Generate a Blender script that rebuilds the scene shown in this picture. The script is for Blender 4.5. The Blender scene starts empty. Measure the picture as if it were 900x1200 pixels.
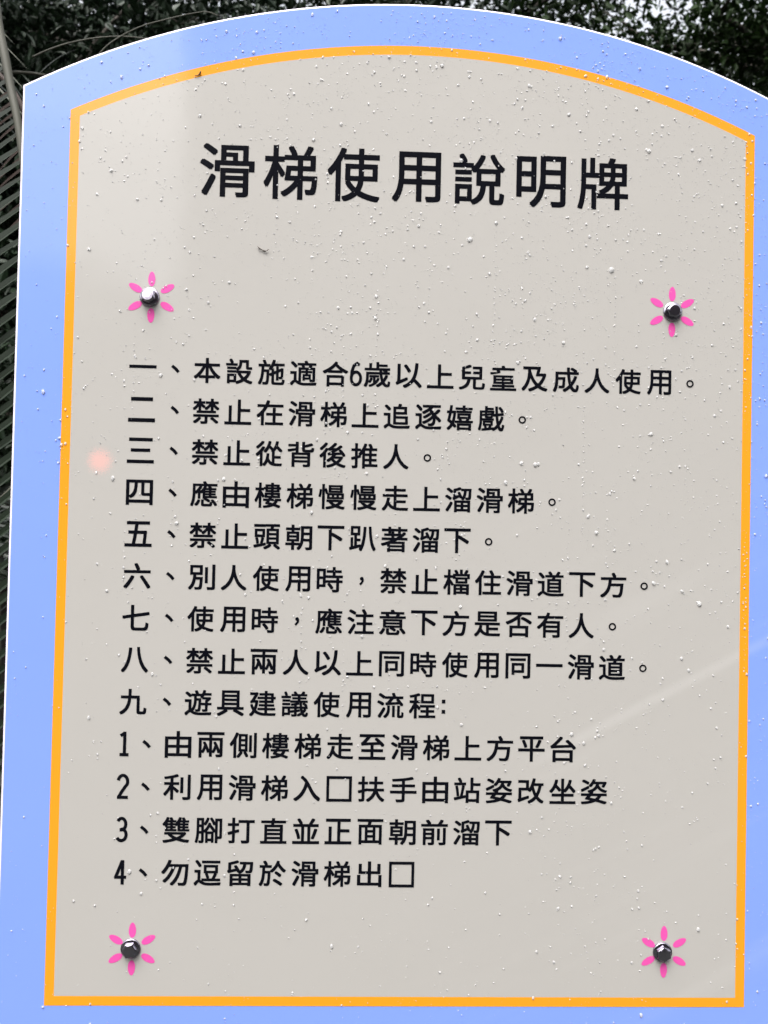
import bpy, math, random
import numpy as np
from mathutils import Vector, Matrix

C = bpy.context.scene
COL = C.collection
Z0 = 1.35                       # height of the sign's centre above the ground

# ---------------------------------------------------------------- camera
def W(x, y, z=0.0):
    """Sign coordinates (right, up, out of the face) -> world."""
    return Vector((x, -z, y + Z0))

cam_d = bpy.data.cameras.new('camera')
cam = bpy.data.objects.new('camera', cam_d); COL.objects.link(cam)
cam_d.sensor_fit = 'VERTICAL'; cam_d.sensor_height = 36.0; cam_d.lens = 36.0 * 970 / 1200
cam_d.clip_start = 0.02; cam_d.clip_end = 3000
RC = ((0.99918, -0.02243, -0.03367), (0.02174, 0.99955, -0.02081), (0.03412, 0.02006, 0.99922))
CAM = W(-0.05376, 0.03022, 0.83547)
def s2w(v): return Vector((v[0], -v[2], v[1]))
ax = [s2w((RC[0][i], RC[1][i], RC[2][i])) for i in range(3)]
M = Matrix((ax[0], ax[1], ax[2])).transposed().to_4x4(); M.translation = CAM
cam.matrix_world = M
C.camera = cam
cam_d.dof.use_dof = True; cam_d.dof.focus_distance = 0.836; cam_d.dof.aperture_fstop = 11.5     # a phone's small lens

# ---------------------------------------------------------------- sky, sun, exposure
SUN_EL, SUN_AZ = 62.0, 200.0    # high, in front of the sign; overcast
w = bpy.data.worlds.new('World'); C.world = w; w.use_nodes = True
nt = w.node_tree
bg = nt.nodes['Background']
sky = nt.nodes.new('ShaderNodeTexSky'); sky.sky_type = 'NISHITA'; sky.sun_disc = False
sky.sun_elevation = math.radians(SUN_EL); sky.sun_rotation = math.radians(SUN_AZ)
sky.air_density = 1.0; sky.dust_density = 6.0; sky.ozone_density = 0.6
hs = nt.nodes.new('ShaderNodeHueSaturation'); hs.inputs['Saturation'].default_value = 0.22
nt.links.new(sky.outputs[0], hs.inputs['Color']); nt.links.new(hs.outputs[0], bg.inputs['Color'])
bg.inputs['Strength'].default_value = 0.15
sun_d = bpy.data.lights.new('sun', 'SUN'); sun = bpy.data.objects.new('sun', sun_d); COL.objects.link(sun)
sun_d.energy = 0.5; sun_d.angle = math.radians(75); sun_d.color = (1.0, 0.965, 0.93)
az, el = math.radians(SUN_AZ), math.radians(SUN_EL)
sd = Vector((math.sin(az) * math.cos(el), math.cos(az) * math.cos(el), math.sin(el)))
sun.rotation_euler = (-sd).to_track_quat('-Z', 'Y').to_euler()
vs = C.view_settings
vs.view_transform = 'Standard'; vs.look = 'None'; vs.gamma = 1.0; vs.use_curve_mapping = False
vs.exposure = 1.57
C.cycles.use_denoising = True
C.cycles.max_bounces = 10; C.cycles.transmission_bounces = 8

# ---------------------------------------------------------------- helpers
def tag(o, label=None, cat=None, group=None, kind=None):
    for k, v in (('label', label), ('category', cat), ('group', group), ('kind', kind)):
        if v: o[k] = v
    return o
def obj(name, verts, faces, mats, parent=None, smooth=False, idx=None):
    me = bpy.data.meshes.new(name); me.from_pydata([tuple(v) for v in verts], [], faces); me.update()
    for m in (mats if isinstance(mats, (list, tuple)) else [mats]): me.materials.append(m)
    if smooth: me.polygons.foreach_set('use_smooth', [True] * len(me.polygons))
    if idx is not None: me.polygons.foreach_set('material_index', idx)
    o = bpy.data.objects.new(name, me); COL.objects.link(o)
    if parent: o.parent = parent
    return o
def empty(name, loc):
    o = bpy.data.objects.new(name, None); o.location = loc; o.empty_display_size = 0.1; COL.objects.link(o); return o
class MB:
    def __init__(s): s.v = []; s.f = []
    def add(s, v, f):
        n = len(s.v); s.v += [Vector(p) for p in v]; s.f += [tuple(i + n for i in q) for q in f]
    def tube(s, pts, rad, n=8, cap=True):
        pts = [Vector(p) for p in pts]; v = []; f = []
        up = Vector((0.13, 0.21, 0.97))
        for i, p in enumerate(pts):
            t = (pts[min(i + 1, len(pts) - 1)] - pts[max(i - 1, 0)]).normalized()
            a = t.cross(up)
            if a.length < 1e-3: a = t.cross(Vector((1, 0, 0)))
            a.normalize(); b = t.cross(a)
            r = rad[i] if isinstance(rad, (list, tuple)) else rad
            v += [p + (a * math.cos(k * 2 * math.pi / n) + b * math.sin(k * 2 * math.pi / n)) * r for k in range(n)]
        for i in range(len(pts) - 1):
            for k in range(n):
                k2 = (k + 1) % n
                f.append((i * n + k, i * n + k2, (i + 1) * n + k2, (i + 1) * n + k))
        if cap: f.append(tuple(range(n))[::-1]); f.append(tuple((len(pts) - 1) * n + k for k in range(n)))
        s.add(v, f)
    def box(s, lo, hi):
        (a, b, c), (d, e, g) = lo, hi
        s.add([(a,b,c),(d,b,c),(d,e,c),(a,e,c),(a,b,g),(d,b,g),(d,e,g),(a,e,g)],
              [(0,3,2,1),(4,5,6,7),(0,1,5,4),(1,2,6,5),(2,3,7,6),(3,0,4,7)])
    def build(s, name, m, parent=None, smooth=False, origin=None):
        o = Vector(origin) if origin is not None else Vector((0, 0, 0))
        ob = obj(name, [p - o for p in s.v], s.f, m, parent, smooth)
        if origin is not None: ob.location = o
        return ob

# ---------------------------------------------------------------- materials
def mat(name, col, rough=0.5, metal=0.0, spec=0.5, var=0.0, scale=20.0, bump=0.0, bscale=60.0, coat=0.0, coat_r=0.05, col2=None):
    m = bpy.data.materials.new(name); m.use_nodes = True
    n = m.node_tree.nodes; l = m.node_tree.links; p = n['Principled BSDF']
    p.inputs['Base Color'].default_value = (*col, 1)
    p.inputs['Roughness'].default_value = rough; p.inputs['Metallic'].default_value = metal
    p.inputs['Specular IOR Level'].default_value = spec
    p.inputs['Coat Weight'].default_value = coat; p.inputs['Coat Roughness'].default_value = coat_r
    tc = n.new('ShaderNodeTexCoord')
    if var > 0:
        t = n.new('ShaderNodeTexNoise'); t.inputs['Scale'].default_value = scale; t.inputs['Detail'].default_value = 5
        r = n.new('ShaderNodeMix'); r.data_type = 'RGBA'
        c2 = col2 if col2 else tuple(c * (1 + var) for c in col)
        r.inputs[6].default_value = (*[c * (1 - var) for c in col], 1); r.inputs[7].default_value = (*c2, 1)
        l.new(tc.outputs['Object'], t.inputs['Vector']); l.new(t.outputs['Fac'], r.inputs[0]); l.new(r.outputs[2], p.inputs['Base Color'])
    if bump > 0:
        t2 = n.new('ShaderNodeTexNoise'); t2.inputs['Scale'].default_value = bscale; t2.inputs['Detail'].default_value = 3
        b = n.new('ShaderNodeBump'); b.inputs['Strength'].default_value = 1.0; b.inputs['Distance'].default_value = bump
        l.new(tc.outputs['Object'], t2.inputs['Vector']); l.new(t2.outputs['Fac'], b.inputs['Height']); l.new(b.outputs[0], p.inputs['Normal'])
        if coat: l.new(b.outputs[0], p.inputs['Coat Normal'])
    return m
PRINT = dict(rough=0.5, spec=0.1, coat=0.62, coat_r=0.09, bump=0.0005, bscale=7)
M_BLUE = mat('blue_print', (0.193, 0.300, 0.77), var=0.03, scale=6, **PRINT)
M_BEIGE = mat('beige_print', (0.400, 0.385, 0.362), var=0.025, scale=5, **PRINT)
M_ORANGE = mat('orange_print', (0.73, 0.29, 0.015), var=0.02, scale=8, **PRINT)
M_PINK = mat('pink_print', (0.67, 0.081, 0.34), var=0.02, **PRINT)
M_BLACK = mat('black_print', (0.003, 0.0034, 0.006), **dict(PRINT, coat=0.3, spec=0.02))
M_EDGE = mat('white_edge', (0.76, 0.69, 0.80), rough=0.35, var=0.03, scale=12)
M_STEEL = mat('wet_steel', (0.34, 0.31, 0.36), rough=0.2, metal=1.0, var=0.45, scale=900, bump=0.00002, bscale=400)
M_DSTEEL = mat('shaded_steel', (0.32, 0.30, 0.35), rough=0.17, metal=1.0, var=0.2, scale=300, bump=0.00002, bscale=400)  # same bolt steel, colour set slightly darker for the dark surroundings it mirrors
M_POST = mat('galvanised_post', (0.45, 0.46, 0.47), rough=0.45, metal=0.8, var=0.12, scale=25)
M_HUSK = mat('dry_husk', (0.06, 0.045, 0.035), rough=0.6, var=0.5, scale=400)
M_HUSKB = mat('brown_husk', (0.06, 0.028, 0.008), rough=0.6, var=0.4, scale=400)
M_LEAF = mat('tree_leaf', (0.004, 0.007, 0.003), rough=0.5, spec=0.15, var=0.45, scale=5.0, col2=(0.016, 0.042, 0.004))
M_LEAF2 = mat('tree_leaf_bluish', (0.006, 0.010, 0.006), rough=0.45, spec=0.28, var=0.4, scale=5.0, col2=(0.014, 0.033, 0.012))
M_BARK = mat('bark', (0.045, 0.038, 0.03), rough=0.85, var=0.4, scale=14, bump=0.01, bscale=30)
M_PALM = mat('palm_leaflet', (0.010, 0.018, 0.009), rough=0.4, var=0.3, scale=9)
M_PALMDRY = mat('palm_dry_leaflet', (0.036, 0.019, 0.013), rough=0.7, var=0.4, scale=30)
M_PALMPALE = mat('palm_pale_leaflet', (0.034, 0.039, 0.018), rough=0.55, var=0.4, scale=12)
M_RACHIS = mat('palm_rachis', (0.036, 0.036, 0.022), rough=0.65, var=0.3, scale=18)
M_GROUND = mat('grass_ground', (0.028, 0.031, 0.026), rough=0.9, var=0.5, scale=1.5, bump=0.02, bscale=40)
M_WALL = mat('grey_render', (0.09, 0.075, 0.076), rough=0.85, var=0.12, scale=2)
M_ROOF = mat('dark_roof', (0.06, 0.06, 0.065), rough=0.6, var=0.2, scale=4)

# pink glow of light painted into the beige print, left of the third rule
def pink_glow(m):
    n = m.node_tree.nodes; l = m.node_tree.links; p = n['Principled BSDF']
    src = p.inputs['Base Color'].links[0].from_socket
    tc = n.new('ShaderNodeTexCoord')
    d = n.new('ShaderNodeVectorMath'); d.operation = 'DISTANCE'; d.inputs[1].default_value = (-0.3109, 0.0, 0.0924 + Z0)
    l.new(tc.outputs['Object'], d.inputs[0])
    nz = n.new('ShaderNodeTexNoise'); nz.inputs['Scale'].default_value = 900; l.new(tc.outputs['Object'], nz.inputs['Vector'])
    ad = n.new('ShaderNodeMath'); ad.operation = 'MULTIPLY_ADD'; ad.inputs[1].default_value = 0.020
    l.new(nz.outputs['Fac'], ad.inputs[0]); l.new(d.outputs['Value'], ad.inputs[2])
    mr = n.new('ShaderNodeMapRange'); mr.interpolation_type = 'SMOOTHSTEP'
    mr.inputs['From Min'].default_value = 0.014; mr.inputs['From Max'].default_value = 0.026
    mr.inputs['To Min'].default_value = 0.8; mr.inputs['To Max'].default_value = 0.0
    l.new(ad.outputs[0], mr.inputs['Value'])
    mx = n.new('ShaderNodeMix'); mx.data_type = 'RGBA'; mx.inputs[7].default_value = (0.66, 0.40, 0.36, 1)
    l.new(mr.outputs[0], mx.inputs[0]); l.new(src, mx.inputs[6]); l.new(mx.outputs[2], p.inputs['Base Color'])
def light_streaks(m, tint, amt):
    """pale light painted into the base colour: soft slanting streaks, one of them plain to see at lower right"""
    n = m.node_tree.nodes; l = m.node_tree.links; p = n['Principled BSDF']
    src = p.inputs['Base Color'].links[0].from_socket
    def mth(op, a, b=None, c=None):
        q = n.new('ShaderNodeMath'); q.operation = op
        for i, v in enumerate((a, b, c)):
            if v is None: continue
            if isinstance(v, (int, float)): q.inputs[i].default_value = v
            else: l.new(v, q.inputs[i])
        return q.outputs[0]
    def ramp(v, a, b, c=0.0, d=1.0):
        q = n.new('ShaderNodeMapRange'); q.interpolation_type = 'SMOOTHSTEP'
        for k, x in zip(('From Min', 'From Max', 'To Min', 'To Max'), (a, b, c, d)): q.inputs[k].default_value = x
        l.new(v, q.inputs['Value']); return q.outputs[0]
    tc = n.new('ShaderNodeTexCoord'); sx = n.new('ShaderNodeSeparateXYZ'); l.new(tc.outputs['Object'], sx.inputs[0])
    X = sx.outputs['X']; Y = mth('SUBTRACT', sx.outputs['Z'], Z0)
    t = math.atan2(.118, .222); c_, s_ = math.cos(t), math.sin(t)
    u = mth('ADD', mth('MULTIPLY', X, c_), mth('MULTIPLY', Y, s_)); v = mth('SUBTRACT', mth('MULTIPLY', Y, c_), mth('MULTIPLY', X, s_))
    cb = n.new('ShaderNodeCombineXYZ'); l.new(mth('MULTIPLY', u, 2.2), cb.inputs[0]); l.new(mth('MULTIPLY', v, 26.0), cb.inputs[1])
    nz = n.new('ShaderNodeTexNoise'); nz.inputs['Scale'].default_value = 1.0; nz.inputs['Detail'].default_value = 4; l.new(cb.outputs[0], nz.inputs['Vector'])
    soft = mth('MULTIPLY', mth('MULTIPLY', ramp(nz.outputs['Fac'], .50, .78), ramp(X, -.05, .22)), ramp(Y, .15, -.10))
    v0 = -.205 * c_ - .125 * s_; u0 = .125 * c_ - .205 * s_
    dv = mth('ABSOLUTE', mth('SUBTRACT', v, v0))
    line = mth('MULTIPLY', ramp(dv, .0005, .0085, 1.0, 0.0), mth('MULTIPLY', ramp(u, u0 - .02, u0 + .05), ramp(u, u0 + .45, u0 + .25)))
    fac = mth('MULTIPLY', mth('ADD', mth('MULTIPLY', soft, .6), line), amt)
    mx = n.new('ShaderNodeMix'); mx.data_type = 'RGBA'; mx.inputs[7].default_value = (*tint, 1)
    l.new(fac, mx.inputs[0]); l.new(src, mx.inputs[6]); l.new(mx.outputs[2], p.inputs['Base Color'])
light_streaks(M_BEIGE, (.68, .67, .65), .12); light_streaks(M_BLUE, (.6, .64, .8), .12)
pink_glow(M_BEIGE)

M_WATER = bpy.data.materials.new('water'); M_WATER.use_nodes = True
_p = M_WATER.node_tree.nodes['Principled BSDF']
_p.inputs['Transmission Weight'].default_value = 0.62; _p.inputs['IOR'].default_value = 1.38
_p.inputs['Roughness'].default_value = 0.04; _p.inputs['Base Color'].default_value = (.86, .86, .86, 1)  # whitish body colour stands in for light gathered inside the drops

# ---------------------------------------------------------------- the setting
gx = [-1500, -60, -12, 12, 60, 1500]
gv = [(x, y, 0) for y in gx for x in gx]
gf = [(j * 6 + i, j * 6 + i + 1, (j + 1) * 6 + i + 1, (j + 1) * 6 + i) for j in range(5) for i in range(5)]
tag(obj('ground', gv, gf, M_GROUND), kind='structure')

# ---------------------------------------------------------------- the sign
root = empty('sign_board', (0, 0, 0))
tag(root, 'pale blue arched rules board with beige field, orange line and Chinese lettering', 'sign')

def arch(hw, yb, yc, R, cyc, n=64):
    """outline counter-clockwise from the bottom left: straight sides and an arc for the top"""
    pts = [(-hw, yb), (hw, yb)]
    a0 = math.asin(hw / R)
    for i in range(n + 1):
        t = a0 - 2 * a0 * i / n
        pts.append((R * math.sin(t), cyc + R * math.cos(t)))
    return pts
R_B = (0.3985 ** 2 + 0.0997 ** 2) / (2 * 0.0997); C_B = 0.569 - R_B
R_O = (0.35 ** 2 + 0.0791 ** 2) / (2 * 0.0791); C_O = 0.5248 - R_O
TH = 0.0094
def board():
    e = 0.0025
    out = arch(0.3985, -0.494, 0.4693, R_B, C_B)
    prof = [(0.0, -0.012), (0.0, -0.0021), (0.0005, -0.0010), (0.0014, -0.0003), (e, 0.0)]   # inset, z
    v = []; f = []; ix = []
    loops = []
    for ins, z in prof:
        o = arch(0.3985 - ins, -0.494 + ins, 0, R_B - ins, C_B)
        loops.append(len(v)); v += [W(x, y, z) for x, y in o]
    n = len(out)
    for a_, b_ in zip(loops[:-1], loops[1:]):
        for i in range(n):
            j = (i + 1) % n
            f.append((a_ + i, a_ + j, b_ + j, b_ + i)); ix.append(1)
    f.append(tuple(loops[-1] + i for i in range(n))); ix.append(0)
    f.append(tuple(loops[0] + i for i in range(n))[::-1]); ix.append(1)
    return obj('board', v, f, [M_BLUE, M_EDGE], root, idx=ix)
board()
zf, zl = 0.0002, 0.0004
inner = arch(0.35 - TH, -0.4457 + TH, 0, R_O - TH, C_O)
outer = arch(0.35, -0.4457, 0, R_O, C_O)
obj('beige_field', [W(x, y, zf) for x, y in inner], [tuple(range(len(inner)))], M_BEIGE, root)
n_ = len(outer)
obj('orange_line', [W(x, y, zf) for x, y in outer] + [W(x, y, zf) for x, y in inner],
    [(i, (i + 1) % n_, n_ + (i + 1) % n_, n_ + i) for i in range(n_)], M_ORANGE, root)

# lettering ----------------------------------------------------------
_tc = bpy.data.curves.new('glyph_source', 'FONT'); _to = bpy.data.objects.new('glyph_source', _tc)
COL.objects.link(_to)
_cache = {}
def glyph(ch, off):
    k = (ch, off)
    if k not in _cache:
        _tc.body = ch; _tc.offset = off; _tc.resolution_u = 6
        bpy.context.view_layer.update()
        me = _to.to_mesh()
        v = [(p.co.x, p.co.y) for p in me.vertices]; f = [tuple(p.vertices) for p in me.polygons]
        _to.to_mesh_clear(); _cache[k] = (v, f)
    return _cache[k]
class Line:
    def __init__(s): s.v = []; s.f = []; s.k = 0
    def put(s, pts, faces):
        n = len(s.v); s.v += pts; s.f += [tuple(i + n for i in q) for q in faces]
    def char(s, ch, x, y, bw, bh, off=0.00045):
        v, f = glyph(ch, 0.0)
        bw -= 2 * off; bh -= 2 * off
        xs = [p[0] for p in v]; ys = [p[1] for p in v]
        x0, x1, y0, y1 = min(xs), max(xs), min(ys), max(ys)
        sx = bw / (x1 - x0); sy = bh / (y1 - y0)
        for q, (dx, dy) in enumerate(((-1, -1), (1, -1), (1, 1), (-1, 1))):     # the heavier weight of the printed face
            s.put([W(x + (p[0] - (x0 + x1) / 2) * sx + dx * off, y + (p[1] - (y0 + y1) / 2) * sy + dy * off, zl + q * 0.00002) for p in v], f)
    def stroke(s, pts, w, closed=False):
        """one even pen stroke, square ended, mitred"""
        P = [Vector(p) for p in pts]; n = len(P); L = []; Rr = []
        s.k += 1; z = zl + s.k % 7 * 0.00003
        for i in range(n):
            a_ = P[(i - 1) % n] if (closed or i > 0) else P[i]; b_ = P[(i + 1) % n] if (closed or i < n - 1) else P[i]
            d1 = (P[i] - a_) if a_ != P[i] else (b_ - P[i]); d2 = (b_ - P[i]) if b_ != P[i] else d1
            d1 = d1.normalized(); d2 = d2.normalized()
            n1 = Vector((-d1.y, d1.x)); n2 = Vector((-d2.y, d2.x)); m = (n1 + n2)
            m = m / max(m.dot(n1), 0.5) * (w / 2) if m.length > 1e-6 else n1 * w / 2
            L.append(P[i] + m); Rr.append(P[i] - m)
        k = len(L)
        s.put([W(q.x, q.y, z) for q in L] + [W(q.x, q.y, z) for q in Rr],
              [(k + i, k + (i + 1) % k, (i + 1) % k, i) for i in range(k if closed else k - 1)])
    def build(s, name='lettering', label=None):
        o = obj(name, s.v, s.f, M_BLACK, root)
        if label: o['label'] = label
        return o
PX = 0.000862
BW, BH = 31.2 * PX, 29.6 * PX
WID = {'用': 29, '同': 29.4, '合': 30, '由': 30.5, '口': 29.5, '人': 30, '時': 30.5, '使': 30.5, '四': 31, '台': 30.5, '出': 28.5,
       '直': 30.5, '改': 31, '明': 30.5, '留': 30, '面': 30, '九': 31, '上': 31.5, '手': 31, '具': 31.5}
HEI = {'口': 29.5, '由': 31, '上': 28.5, '四': 29.5, '台': 30, '下': 29, '止': 29.4}
SW = 3.7 * PX
def arc_pts(cx, cy, rx, ry, a0, a1, n=14):
    return [(cx + rx * math.cos(math.radians(a0 + (a1 - a0) * i / n)), cy + ry * math.sin(math.radians(a0 + (a1 - a0) * i / n))) for i in range(n + 1)]
def digit(L, ch, x, y):
    h = 29 * PX; wd = 15.2 * PX; sw = SW
    T = lambda pts: [(x + u * (wd - sw), y + v * (h - sw)) for u, v in pts]   # unit box centred on 0
    if ch == '1':
        L.stroke(T([(-.36, .36), (.10, .50)]), sw); L.stroke(T([(.06, .55), (.06, -.5)]), sw); L.stroke(T([(-.42, -.49), (.48, -.49)]), sw)
    if ch == '2':
        L.stroke(T([(-.47, .27)] + arc_pts(0, .22, .47, .28, 165, -28, 16) + [(.22, -.02), (-.10, -.24), (-.44, -.52)]), sw); L.stroke(T([(-.54, -.49), (.53, -.49)]), sw)
    if ch == '3':
        L.stroke(T(arc_pts(-.02, .24, .42, .26, 150, -88, 16) + [(-.2, -.02)]), sw)
        L.stroke(T([(-.12, -.01)] + arc_pts(-.02, -.24, .48, .26, 80, -150, 18)), sw)
    if ch == '4':
        L.stroke(T([(.58, -.22), (-.58, -.22)]), sw); L.stroke(T([(-.50, -.26), (.17, .53)]), sw); L.stroke(T([(.20, .55), (.20, -.55)]), sw)
    if ch == '6':
        L.stroke(T(arc_pts(0, -.2, .48, .3, 0, 360, 24)[:-1]), sw * .95, True)
        L.stroke(T([(.36, .42), (.1, .5), (-.22, .40), (-.42, .12), (-.475, -.2)]), sw * .95)
def comma(L, x, y):       # enumeration comma
    L.stroke([(x - 4.0 * PX, y + 3.6 * PX), (x + 0.4 * PX, y + 0.2 * PX), (x + 3.6 * PX, y - 3.6 * PX)], 3.6 * PX)
def stop(L, x, y):
    L.stroke(arc_pts(x, y, 3.55 * PX, 3.55 * PX, 0, 360, 24)[:-1], 1.85 * PX, True)
def ccomma(L, x, y):
    L.stroke(arc_pts(x + .2 * PX, y + 1.8 * PX, 1.1 * PX, 1.1 * PX, 0, 360, 10)[:-1], 2.2 * PX, True)
    L.stroke([(x + 1.6 * PX, y + 1.6 * PX), (x + 1.2 * PX, y - 1.4 * PX), (x - 1.8 * PX, y - 5.2 * PX)], 2.5 * PX)
def run(L, text, x0, pitch, y):
    for i, ch in enumerate(text):
        x = x0 + i * pitch
        if ch == '。': stop(L, x - 0.0002, y - 0.0004)
        elif ch == '，': ccomma(L, x, y)
        elif ch == '、': comma(L, x, y)
        elif ch == '口': L.stroke([(x - 13.1 * PX, y - 13.1 * PX), (x + 13.1 * PX, y - 13.1 * PX), (x + 13.1 * PX, y + 13.1 * PX), (x - 13.1 * PX, y + 13.1 * PX)], 3.3 * PX, True)
        elif ch == '一': L.char(ch, x, y + 0.001, 31.5 * PX, 3.6 * PX)
        elif ch == '二': L.char(ch, x, y, 31 * PX, 29 * PX)
        else: L.char(ch, x, y, WID.get(ch, BW / PX) * PX, HEI.get(ch, BH / PX) * PX)
L = Line()
TW = {'滑': 63.5, '梯': 62.8, '使': 61.8, '用': 57.5, '說': 61.5, '明': 59, '牌': 60.7}
THT = {'滑': 62, '梯': 63, '使': 63, '用': 59.5, '說': 60, '明': 61, '牌': 61.5}
for i, ch in enumerate('滑梯使用說明牌'):
    L.char(ch, -0.1918 + 0.06398 * i, 0.3897, TW[ch] * 0.000866, THT[ch] * 0.000875, off=0.00072)
L.build('title_lettering')
HX, P1 = -0.2707, 0.0320
L = Line(); run(L, '一', HX, P1, 0.1872); comma(L, -0.2383, .1866); run(L, '本設施適合', -0.2066, .03219, .1860)
digit(L, '6', -0.0570, .1866); run(L, '歲以上兒童及成人使用。', -0.0356, .03213, .1866); L.build()
for head, text, y in (('二', '禁止在滑梯上追逐嬉戲。', .1449), ('三', '禁止從背後推人。', .1038), ('四', '應由樓梯慢慢走上溜滑梯。', .0618),
                      ('五', '禁止頭朝下趴著溜下。', .0202), ('六', '別人使用時，禁止檔住滑道下方。', -.0216),
                      ('七', '使用時，應注意下方是否有人。', -.0633), ('八', '禁止兩人以上同時使用同一滑道。', -.1050)):
    L = Line(); run(L, head, HX, P1, y); comma(L, -0.2378, y + .0003); run(L, text, -0.2067, P1, y); L.build()
L = Line(); run(L, '九', HX - .0006, P1, -.1467); comma(L, -0.2378, -.1463); run(L, '遊具建議使用流程', -0.2069, P1, -.1467)
for dy in (6.3, -5.6): L.stroke([(.0386, -.1474 + (dy + 2.2) * PX), (.0386, -.1474 + (dy - 2.2) * PX)], 4.2 * PX)
L.build()
for d, text, y in (('1', '由兩側樓梯走至滑梯上方平台', -.1884), ('2', '利用滑梯入口扶手由站姿改坐姿', -.2305),
                   ('3', '雙腳打直並正面朝前溜下', -.2729), ('4', '勿逗留於滑梯出口', -.3150)):
    L = Line(); digit(L, d, -0.2790, y); comma(L, -0.2567, y - .0001); run(L, text, -0.2256, .0322, y); L.build()
bpy.data.objects.remove(_to); bpy.data.curves.remove(_tc)

# flowers and bolts --------------------------------------------------
def flower(x, y):
    v = []; f = []
    for k in range(6):
        t = math.radians(90 + 60 * k); c, s = math.cos(t), math.sin(t)
        n0 = len(v); n = 20
        for i in range(n):
            q = 2 * math.pi * i / n
            u = 8.7 * math.cos(q); ww = 4.15 * math.sin(q) * (1 - 0.10 * math.cos(q))
            r = 21.4 + u
            v.append(W(x + (r * c - ww * s) * PX, y + (r * s + ww * c) * PX, zl))
        f.append(tuple(n0 + i for i in range(n)))
    return obj('flower', v, f, M_PINK, root)
def bolt(x, y, rot, m, dome=0.6, rs=1.0, tx=0.0, ty=0.0, hs=0.72):
    """flanged hex head, domed and chamfered, on a flared collar; both revolve about the sign's normal"""
    def lathe(prof, n=40):
        v = []; f = []
        for r, z in prof:
            v += [W(x + r * PX * math.cos(2 * math.pi * k / n), y + r * PX * math.sin(2 * math.pi * k / n), z * PX) for k in range(n)]
        for i in range(len(prof) - 1):
            for k in range(n):
                k2 = (k + 1) % n; f.append((i * n + k, i * n + k2, (i + 1) * n + k2, (i + 1) * n + k))
        f.append(tuple((len(prof) - 1) * n + k for k in range(n)))
        return v, f
    v, f = lathe([(11.3 * rs, .3), (11.5 * rs, .9), (11.4 * rs, 1.7), (10.9 * rs, 2.3), (9.9 * rs, 2.8), (8.2 * rs, 3.3)])
    n = 48; rings = []
    prof = [(1.0, 2.9), (1.0, 9.4), (.94, 10.2), (.84, 10.9), (.82, 11.0), (.45, 11.0 + dome * .4), (.05, 11.0 + dome * .5)]
    hv = []; hf = []
    for i, (sc, z) in enumerate(prof):
        z = 2.9 + (z - 2.9) * hs
        for k in range(n):
            t = 2 * math.pi * k / n
            hexr = 7.7 / math.cos(((t + math.pi / 6) % (math.pi / 3)) - math.pi / 6)
            hexr = min(hexr, 8.75)
            if i >= 2: hexr = hexr + (7.5 - hexr) * min(1, (i - 1) / 2.2)
            r = hexr * sc * rs; tt = t + rot
            hv.append(W(x + r * PX * math.cos(tt), y + r * PX * math.sin(tt), (z + (r * math.cos(tt) * tx + r * math.sin(tt) * ty if i > 0 else 0)) * PX))
    for i in range(len(prof) - 1):
        for k in range(n):
            k2 = (k + 1) % n; hf.append((i * n + k, i * n + k2, (i + 1) * n + k2, (i + 1) * n + k))
    hf.append(tuple((len(prof) - 1) * n + k for k in range(n)))
    o = obj('bolt', hv, hf, m, root)
    c = obj('washer', v, f, m, o, smooth=True)
    return o
for fx, fy, bx, by, rot, m in ((-.2643, .2583, -.2660, .2584, .15, M_STEEL), (.2658, .2597, .2663, .2598, .35, M_DSTEEL),
                               (-.2656, -.3901, -.2668, -.3894, .6, M_DSTEEL), (.2669, -.3905, .2653, -.3905, .05, M_DSTEEL)):
    flower(fx, fy); bolt(bx, by, rot, m, *((.6, 1.0, .06, -.11, 1.0) if m is M_STEEL else ()))
for px in (-.266, .266):
    mb = MB(); mb.tube([(px, 0.050, -0.3), (px, 0.050, Z0 + .42)], .036, 24); mb.build('post', M_POST, root, True)

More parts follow.
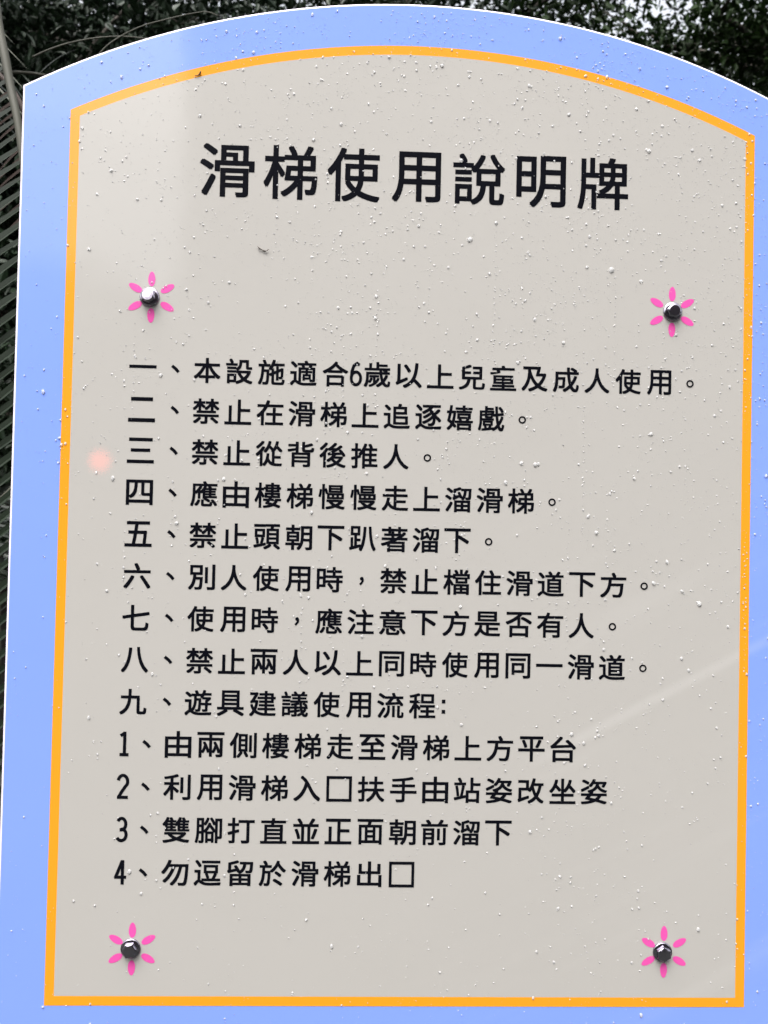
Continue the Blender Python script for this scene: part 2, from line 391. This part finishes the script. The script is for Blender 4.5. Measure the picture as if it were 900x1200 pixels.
# ---------------------------------------------------------------- rain on the face
def rain():
    rng = np.random.default_rng(7)
    def inside(x, y): return (np.abs(x) < .393) & (y > -.488) & (y < C_B + np.sqrt(np.maximum(R_B ** 2 - x * x, 0)) - .006)
    def dens(x, y):
        d = 0.22 + 0.78 / (1 + np.exp(-(y - .10) / .10))
        d *= 0.42 + 0.58 / (1 + np.exp(-(x + .16) / .06))
        d = np.where(np.abs(x) > .352, d * .62, d)
        d = np.where(y < -.445, d * .6, d)
        d += 0.30 * np.exp(-((x - .20) / .12) ** 2 - ((y + .22) / .13) ** 2)
        d *= 0.75 + 0.5 * np.sin(x * 31 + 3 * np.sin(y * 17)) * np.sin(y * 23 + 2)
        return np.clip(d, 0.03, 1)
    xs = rng.uniform(-.4, .4, 60000); ys = rng.uniform(-.5, .58, 60000); u = rng.random(60000)
    ok = inside(xs, ys) & (u < dens(xs, ys)); xs = xs[ok]; ys = ys[ok]
    nb = 5600; nm = 9500
    rb = np.exp(rng.normal(math.log(.00054), .47, nb)); rb = np.clip(rb, .00035, .0027)
    rm = rng.uniform(.00016, .00038, nm)
    X = list(xs[:nb + nm]); Y = list(ys[:nb + nm]); Rr = list(rb) + list(rm)
    for _ in range(26):                                   # beads left along the paths of drops that ran down
        x = rng.uniform(-.33, .36); y = rng.uniform(-.1, .48); ln = rng.uniform(.05, .16)
        k = int(ln / .006)
        for i in range(k):
            X.append(x + rng.normal(0, .0006)); Y.append(y - i * ln / k + rng.normal(0, .0015)); Rr.append(float(np.clip(np.exp(rng.normal(math.log(.0006), .35)), .0003, .0018)))
    from mathutils.bvhtree import BVHTree
    lv = []; lf = []
    for o in bpy.data.objects:
        if o.type == 'MESH' and 'lettering' in o.name:
            n0 = len(lv); lv += [v.co for v in o.data.vertices]; lf += [tuple(i + n0 for i in p.vertices) for p in o.data.polygons]
    tree_ = BVHTree.FromPolygons(lv, lf)
    V = []; F = []; base = 0
    for x, y, r in zip(X, Y, Rr):
        if tree_.find_nearest(Vector((x, 0, y + Z0)), max(r * .8, .0005))[0] is not None and rng.random() < .82: continue
        if not (abs(x) < .392 and -.487 < y < C_B + math.sqrt(R_B ** 2 - x * x) - .007): continue
        big = r > .00055
        n = 14 if big else 8
        prof = ((1.0, .0), (.93, .30), (.78, .58), (.52, .84), (.22, .98)) if big else ((1.0, .0), (.80, .55), (.42, .92))
        h = r * rng.uniform(.42, .66)
        ph = rng.uniform(0, 6.28, 3); am = (rng.uniform(0, .16), rng.uniform(0, .10), rng.uniform(0, .06))
        el_ = 1 + (rng.uniform(-.05, .35) if r > .0009 else rng.uniform(-.12, .2))
        t = np.arange(n) * 2 * math.pi / n
        rad = r * (1 + am[0] * np.cos(t * 2 + ph[0]) + am[1] * np.cos(3 * t + ph[1]) + am[2] * np.cos(5 * t + ph[2]))
        zb = -.0004
        for s_, z_ in prof:
            sag = -r * .14 * z_
            vx = x + rad * s_ * np.cos(t); vy = y + rad * s_ * np.sin(t) * el_ + sag
            V += [(a_, -(zb if z_ == 0 else .0003 + z_ * h), b_ + Z0) for a_, b_ in zip(vx, vy)]
        V.append((x, -(.0003 + h), y - r * .14 + Z0))
        q = len(prof)
        for i in range(q - 1):
            for k in range(n):
                k2 = (k + 1) % n; F.append((base + i * n + k, base + i * n + k2, base + (i + 1) * n + k2, base + (i + 1) * n + k))
        top = base + q * n
        for k in range(n): F.append((base + (q - 1) * n + k, base + (q - 1) * n + (k + 1) % n, top))
        F.append(tuple(base + k for k in range(n))[::-1])
        base = top + 1
    o = obj('raindrops', V, F, M_WATER, smooth=True)
    return tag(o, 'clear beads of rain scattered over the whole face of the sign', 'raindrops', kind='stuff')
rain()

# ---------------------------------------------------------------- scraps stuck to the wet face
mb = MB(); o_ = W(-.1523, .3099, .001)
mb.tube([W(-.1592, .3128, .0012), W(-.1572, .3108, .0016), W(-.1545, .3096, .0014), W(-.1525, .3084, .0014), W(-.1498, .3086, .0018), W(-.1474, .3104, .0024)],
        [.0003, .0007, .0004, .0008, .0005, .0002], 8)
tag(mb.build('husk_scrap', M_HUSK, None, True, o_), 'curled grey dry husk stuck to the beige face below the title', 'debris')
mb = MB(); o_ = W(-.2229, .486, .001)
mb.tube([W(-.2207, .4893, .0022), W(-.2212, .4878, .0014), W(-.2222, .4862, .0011), W(-.2240, .4850, .0011), W(-.2268, .4848, .0011)], [.0004, .0008, .0007, .0004, .0003], 8)
tag(mb.build('seed_scrap', M_HUSKB, None, True, o_), 'tiny brown seed scrap stuck on the orange line at upper left', 'debris')

# ---------------------------------------------------------------- palm beside the sign
rnd = random.Random(11)
def at(px, py, Y):
    """point at depth Y behind the sign plane along the line of sight through a photo pixel"""
    d = s2w([sum(RC[i][j] * c for j, c in enumerate(((px - 450) / 970, -(py - 600) / 970, -1.0))) for i in range(3)])
    return CAM + d * ((Y - CAM.y) / d.y)
def smooth(pts, n=6):
    P = [Vector(p) for p in pts]; out = []
    for i in range(len(P) - 1):
        p0 = P[max(i - 1, 0)]; p1 = P[i]; p2 = P[i + 1]; p3 = P[min(i + 2, len(P) - 1)]
        for k in range(n):
            t = k / n
            out.append(0.5 * ((2 * p1) + (p2 - p0) * t + (2 * p0 - 5 * p1 + 4 * p2 - p3) * t * t + (3 * p1 - p0 - 3 * p2 + p3) * t ** 3))
    out.append(P[-1]); return out
def blade(mb, p, d, length, width, droop=0.15, up=Vector((0, -.5, 1)), fold=0.5, seg=6):
    """one V-folded pointed leaflet from p along d"""
    d = d.normalized(); side = d.cross(up).normalized(); nn = side.cross(d).normalized()
    v = []; f = []
    for i in range(seg + 1):
        t = i / seg
        c = p + d * (length * t) + Vector((0, 0, -droop * length * t * t))
        ww = width * .5 * (min(1, .5 + t * 3) * (1 - t ** 2.2) + .02)
        v += [c + side * ww + nn * ww * fold, c, c - side * ww + nn * ww * fold]
    for i in range(seg):
        for k in (0, 1): f.append((i * 3 + k, i * 3 + k + 1, i * 3 + k + 4, i * 3 + k + 3))
    mb.add(v, f)
palm = empty('palm', (-.86, .62, 0))
tag(palm, 'dark feathery palm with drooping fronds behind the left edge of the sign', 'palm')
PO = Vector(palm.location)
def pchild(mb, name, m, parent=palm, smooth=False):
    q = MB(); q.v = [p - PO for p in mb.v]; q.f = mb.f
    return q.build(name, m, parent, smooth)
def frond(pts, r0, r1, spacing, length, width, left=None, right=None, m=M_PALM, start=.1, droop=.15, mr=M_RACHIS, jit=.06, fold=.5, taper=.6, up=Vector((0, -.5, 1))):
    """rachis through pts, leaflets along d = left / right (world directions)"""
    pts = smooth(pts); n = len(pts)
    mb = MB(); mb.tube(pts, [r0 + (r1 - r0) * i / (n - 1) for i in range(n)], 8)
    ra = pchild(mb, 'frond', mr, palm, True)
    acc = 0; tot = sum((pts[i + 1] - pts[i]).length for i in range(n - 1)); nxt = tot * start
    lb = MB()
    for i in range(n - 1):
        sl = (pts[i + 1] - pts[i]).length; tdir = (pts[i + 1] - pts[i]).normalized()
        while nxt < acc + sl:
            p = pts[i].lerp(pts[i + 1], (nxt - acc) / sl); fr = nxt / tot
            lf = length * (1 - taper * abs(fr - .45) ** 1.5 * 2)
            for dv in (left, right):
                if dv is None: continue
                j = Vector((rnd.gauss(0, jit), rnd.gauss(0, jit), rnd.gauss(0, jit)))
                blade(lb, p, Vector(dv) + tdir * .15 + j, lf * rnd.uniform(.9, 1.08), width * rnd.uniform(.85, 1.15), droop * rnd.uniform(.6, 1.4), up, fold)
            nxt += spacing * rnd.uniform(.9, 1.1)
        acc += sl
    pchild(lb, 'leaflets', m, ra)
mb = MB(); tr = [(-.86, .62, -.1), (-.86, .62, .3), (-.84, .63, .75), (-.83, .64, 1.15)]
mb.tube(smooth(tr), .085, 14); pchild(mb, 'trunk', M_BARK, palm, True)
HUB = Vector((-.83, .64, 1.15))
# the near frond: its stem shows at the upper left corner, its leaflets hang down and left along the edge
frond([HUB + Vector((0, 0, 0)), at(-120, -160, .52), at(-25, -60, .42), at(0, 40, .36), at(12, 100, .34), at(24, 163, .32), at(40, 300, .30), at(52, 500, .29), at(58, 700, .28), at(60, 900, .30)],
      .0085, .003, .0225, .34, .0115, left=(-.84, -.03, -.50), start=.46, droop=.08, jit=.022, up=Vector((0, -1, .55)), fold=.55)
frond([HUB, at(-130, -60, .75), at(-70, 0, .72), at(-30, 140, .70), at(-10, 400, .66), at(0, 800, .6)],
      .008, .003, .030, .30, .010, left=(-.84, .02, -.48), start=.4, droop=.12, jit=.03, up=Vector((0, -1, .6)))
# a dead brown frond hanging behind it
frond([HUB, at(-60, 60, .62), at(-10, 80, .58), at(28, 130, .56), at(36, 200, .55), at(38, 260, .55)],
      .006, .003, .020, .13, .008, left=(-.8, 0, -.40), m=M_PALMDRY, start=.38, mr=M_PALMDRY, jit=.06, up=Vector((0, -1, .6)))
# upper left: a frond from outside the frame whose narrow leaflets run down to the right
frond([HUB, at(-210, -120, .8), at(-130, -90, .75), at(-70, -30, .70), at(-38, 30, .66), at(-20, 110, .62)],
      .007, .003, .075, .26, .006, right=(.80, -.05, -.50), left=(-.6, .2, -.3), m=M_PALMPALE, start=.42, droop=.12, fold=.3, jit=.09)
frond([HUB, at(-140, 200, .9), at(-70, 110, .92), at(10, 85, .95), at(90, 100, .98), at(170, 150, 1.0)],
      .006, .002, .035, .22, .007, right=(.5, 0, .55), left=(.55, .1, -.5), m=M_PALM, start=.4, droop=.25, fold=.3, jit=.12)
# two long arched leaflets against the dark trees
for pts, r in (([at(38, 67, .5), at(58, 58, .5), at(83, 50, .5), at(117, 44, .5), at(150, 43, .5), at(190, 48, .5)], .0016),
               ([at(80, 100, .45), at(110, 70, .45), at(130, 50, .45), at(163, 32, .45), at(200, 21.5, .45), at(230, 15, .45), at(243, 14, .45), at(256, 18.5, .45)], .0014)):
    mb = MB(); P = smooth(pts); mb.tube([HUB] + P if False else P, [r * (1 - .5 * i / len(P)) for i in range(len(P))], 6); pchild(mb, 'dry_tip', M_RACHIS, palm, True)
# more fronds round the crown, away from the sign
for k in range(7):
    t = math.radians(55 + k * 24 + rnd.uniform(-8, 8)); dr = Vector((math.cos(t), math.sin(t), 0))
    ln = rnd.uniform(.8, 1.05); hgt = rnd.uniform(.25, .6)
    P = [HUB, HUB + dr * ln * .3 + Vector((0, 0, hgt * .7)), HUB + dr * ln * .65 + Vector((0, 0, hgt)), HUB + dr * ln + Vector((0, 0, hgt * .55)), HUB + dr * ln * 1.2 + Vector((0, 0, hgt * .1))]
    sd_ = Vector((-dr.y, dr.x, 0))
    frond(P, .008, .003, .028, .30, .014, left=sd_ + dr * .5 - Vector((0, 0, .35)), right=-sd_ + dr * .5 - Vector((0, 0, .35)), start=.15, droop=.2)

# ---------------------------------------------------------------- trees behind
def tree_meshes(seed, H, R, leaves, lsize, m, cl=1.0):
    r = random.Random(seed); mb = MB(); tips = []
    mb.tube(smooth([(0, 0, -.2), (.05, .02, H * .15), (-.04, .05, H * .32), (.05, 0, H * .5), (0, .05, H * .72)]), [.15 - .11 * i / 24 for i in range(25)], 10)
    for k in range(26):
        z0 = H * r.uniform(.16, .7); t = r.uniform(0, 6.28); ln = R * r.uniform(.55, 1.0) * (1.05 - .5 * abs(z0 / H - .45))
        p = Vector((0, 0.03, z0)); d = Vector((math.cos(t), math.sin(t), r.uniform(.1, .7)))
        pts = [p, p + d * ln * .35, p + d * ln * .7 + Vector((r.uniform(-.15, .15), r.uniform(-.15, .15), r.uniform(-.05, .2))), p + d * ln + Vector((r.uniform(-.2, .2), r.uniform(-.2, .2), r.uniform(-.2, .1)))]
        P = smooth(pts, 4); mb.tube(P, [.045 * (1 - .85 * i / len(P)) for i in range(len(P))], 6)
        for q in P[3:]: tips.append(q)
        for _ in range(4):
            b = P[r.randrange(3, len(P))]; e = b + Vector((r.uniform(-1, 1), r.uniform(-1, 1), r.uniform(-.5, .7))).normalized() * R * r.uniform(.15, .4)
            mb.tube([b, b.lerp(e, .5) + Vector((0, 0, .05)), e], [.014, .009, .004], 5)
            tips += [b.lerp(e, .5), e, e]
    lf = MB()
    V = []; F = []
    for _ in range(leaves):
        c = tips[r.randrange(len(tips))] + Vector((r.gauss(0, .21), r.gauss(0, .21), r.gauss(0, .19))) * (R / 1.6) * cl
        d = Vector((r.gauss(0, 1), r.gauss(0, 1), r.gauss(-.5, .7))).normalized()
        s = d.cross(Vector((r.gauss(0, .6), r.gauss(0, .6), 1))).normalized(); n = s.cross(d)
        l_ = lsize * r.uniform(.6, 1.3); w_ = l_ * r.uniform(.38, .52)
        b = len(V)
        V += [c, c + d * l_ * .30 + s * w_ * .46 + n * l_ * .05, c + d * l_ * .68 + s * w_ * .40 + n * l_ * .03, c + d * l_ - n * l_ * .1,
              c + d * l_ * .68 - s * w_ * .40 + n * l_ * .03, c + d * l_ * .30 - s * w_ * .46 + n * l_ * .05]
        F += [(b, b + 1, b + 2, b + 3), (b, b + 3, b + 4, b + 5)]
    return mb, (V, F)
def tree(x, y, seed, H, R, leaves, lsize, m, label, cl=1.0, group='trees behind the sign'):
    t = empty('broadleaf_tree', (x, y, 0)); tag(t, label, 'tree', group)
    mb, (V, F) = tree_meshes(seed, H, R, leaves, lsize, m, cl)
    mb.build('trunk', M_BARK, t, True); obj('crown', V, F, m, t)
    return t
tree(-2.3, 4.2, 1, 6.2, 2.0, 80000, .060, M_LEAF2, 'dark bluish leaved tree behind the palm and the upper left corner', .8)
tree(-.75, 4.9, 2, 6.6, 2.1, 80000, .060, M_LEAF2, 'dense dark tree over the left half of the arched top', .75)
tree(.40, 5.2, 3, 6.8, 1.6, 60000, .062, M_LEAF, 'dark tree behind the middle of the arched top', .7)
tree(3.05, 4.6, 4, 6.4, 1.95, 64000, .058, M_LEAF, 'dense small leaved tree behind the upper right corner', .5)
tree(4.8, 9.6, 5, 8.4, 2.6, 46000, .080, M_LEAF, 'farther tree glimpsed through the crown at upper right', .7)
tree(-3.6, 7.4, 6, 8.6, 3.0, 46000, .080, M_LEAF, 'tall farther tree behind the palm at far left')
tree(5.4, 6.6, 7, 8.0, 2.8, 46000, .080, M_LEAF, 'farther tree at the right edge behind the small leaved tree')

# ---------------------------------------------------------------- what the gloss of the sign mirrors: behind the photographer
bld = empty('play_shelter', (3.6, -9.0, 0))
tag(bld, 'grey rendered play shelter with flat dark roof standing behind the photographer', 'building')
def bpart(name, lo, hi, m, parent=bld):
    mb = MB(); O = Vector(bld.location); mb.box([lo[i] - O[i] for i in range(3)], [hi[i] - O[i] for i in range(3)]); return mb.build(name, m, parent)
bpart('wall', (-1.78, -11.0, 0), (9.0, -7.0, 6.6), M_WALL)
bpart('roof', (-1.95, -11.2, 6.603), (9.2, -6.75, 6.8), M_ROOF)
def hedge(x0, x1, y, H, seed):
    r = random.Random(seed); V = []; F = []
    for _ in range(9000):
        c = Vector((r.uniform(x0, x1), y + r.uniform(-.6, .6), 0)); c.z = r.uniform(0, H) * (1 - .06 * math.sin(c.x * 2.3)) 
        d = Vector((r.gauss(0, 1), r.gauss(0, 1), r.gauss(0, 1))).normalized(); s = d.orthogonal().normalized()
        b = len(V); V += [c, c + d * .16 + s * .07, c + d * .3, c + d * .16 - s * .07]; F.append((b, b + 1, b + 2, b + 3))
    t = empty('hedge', ((x0 + x1) / 2, y, 0)); O = Vector(t.location)
    tag(t, 'tall clipped dark hedge beside the shelter behind the photographer', 'hedge')
    obj('foliage', [v - O for v in V], F, M_LEAF, t)
    mb = MB(); mb.box((x0 - O.x, -.35, 0), (x1 - O.x, .35, H * .9)); mb.build('stems', M_BARK, t)
hedge(-9.5, -1.9, -8.2, 3.9, 3)
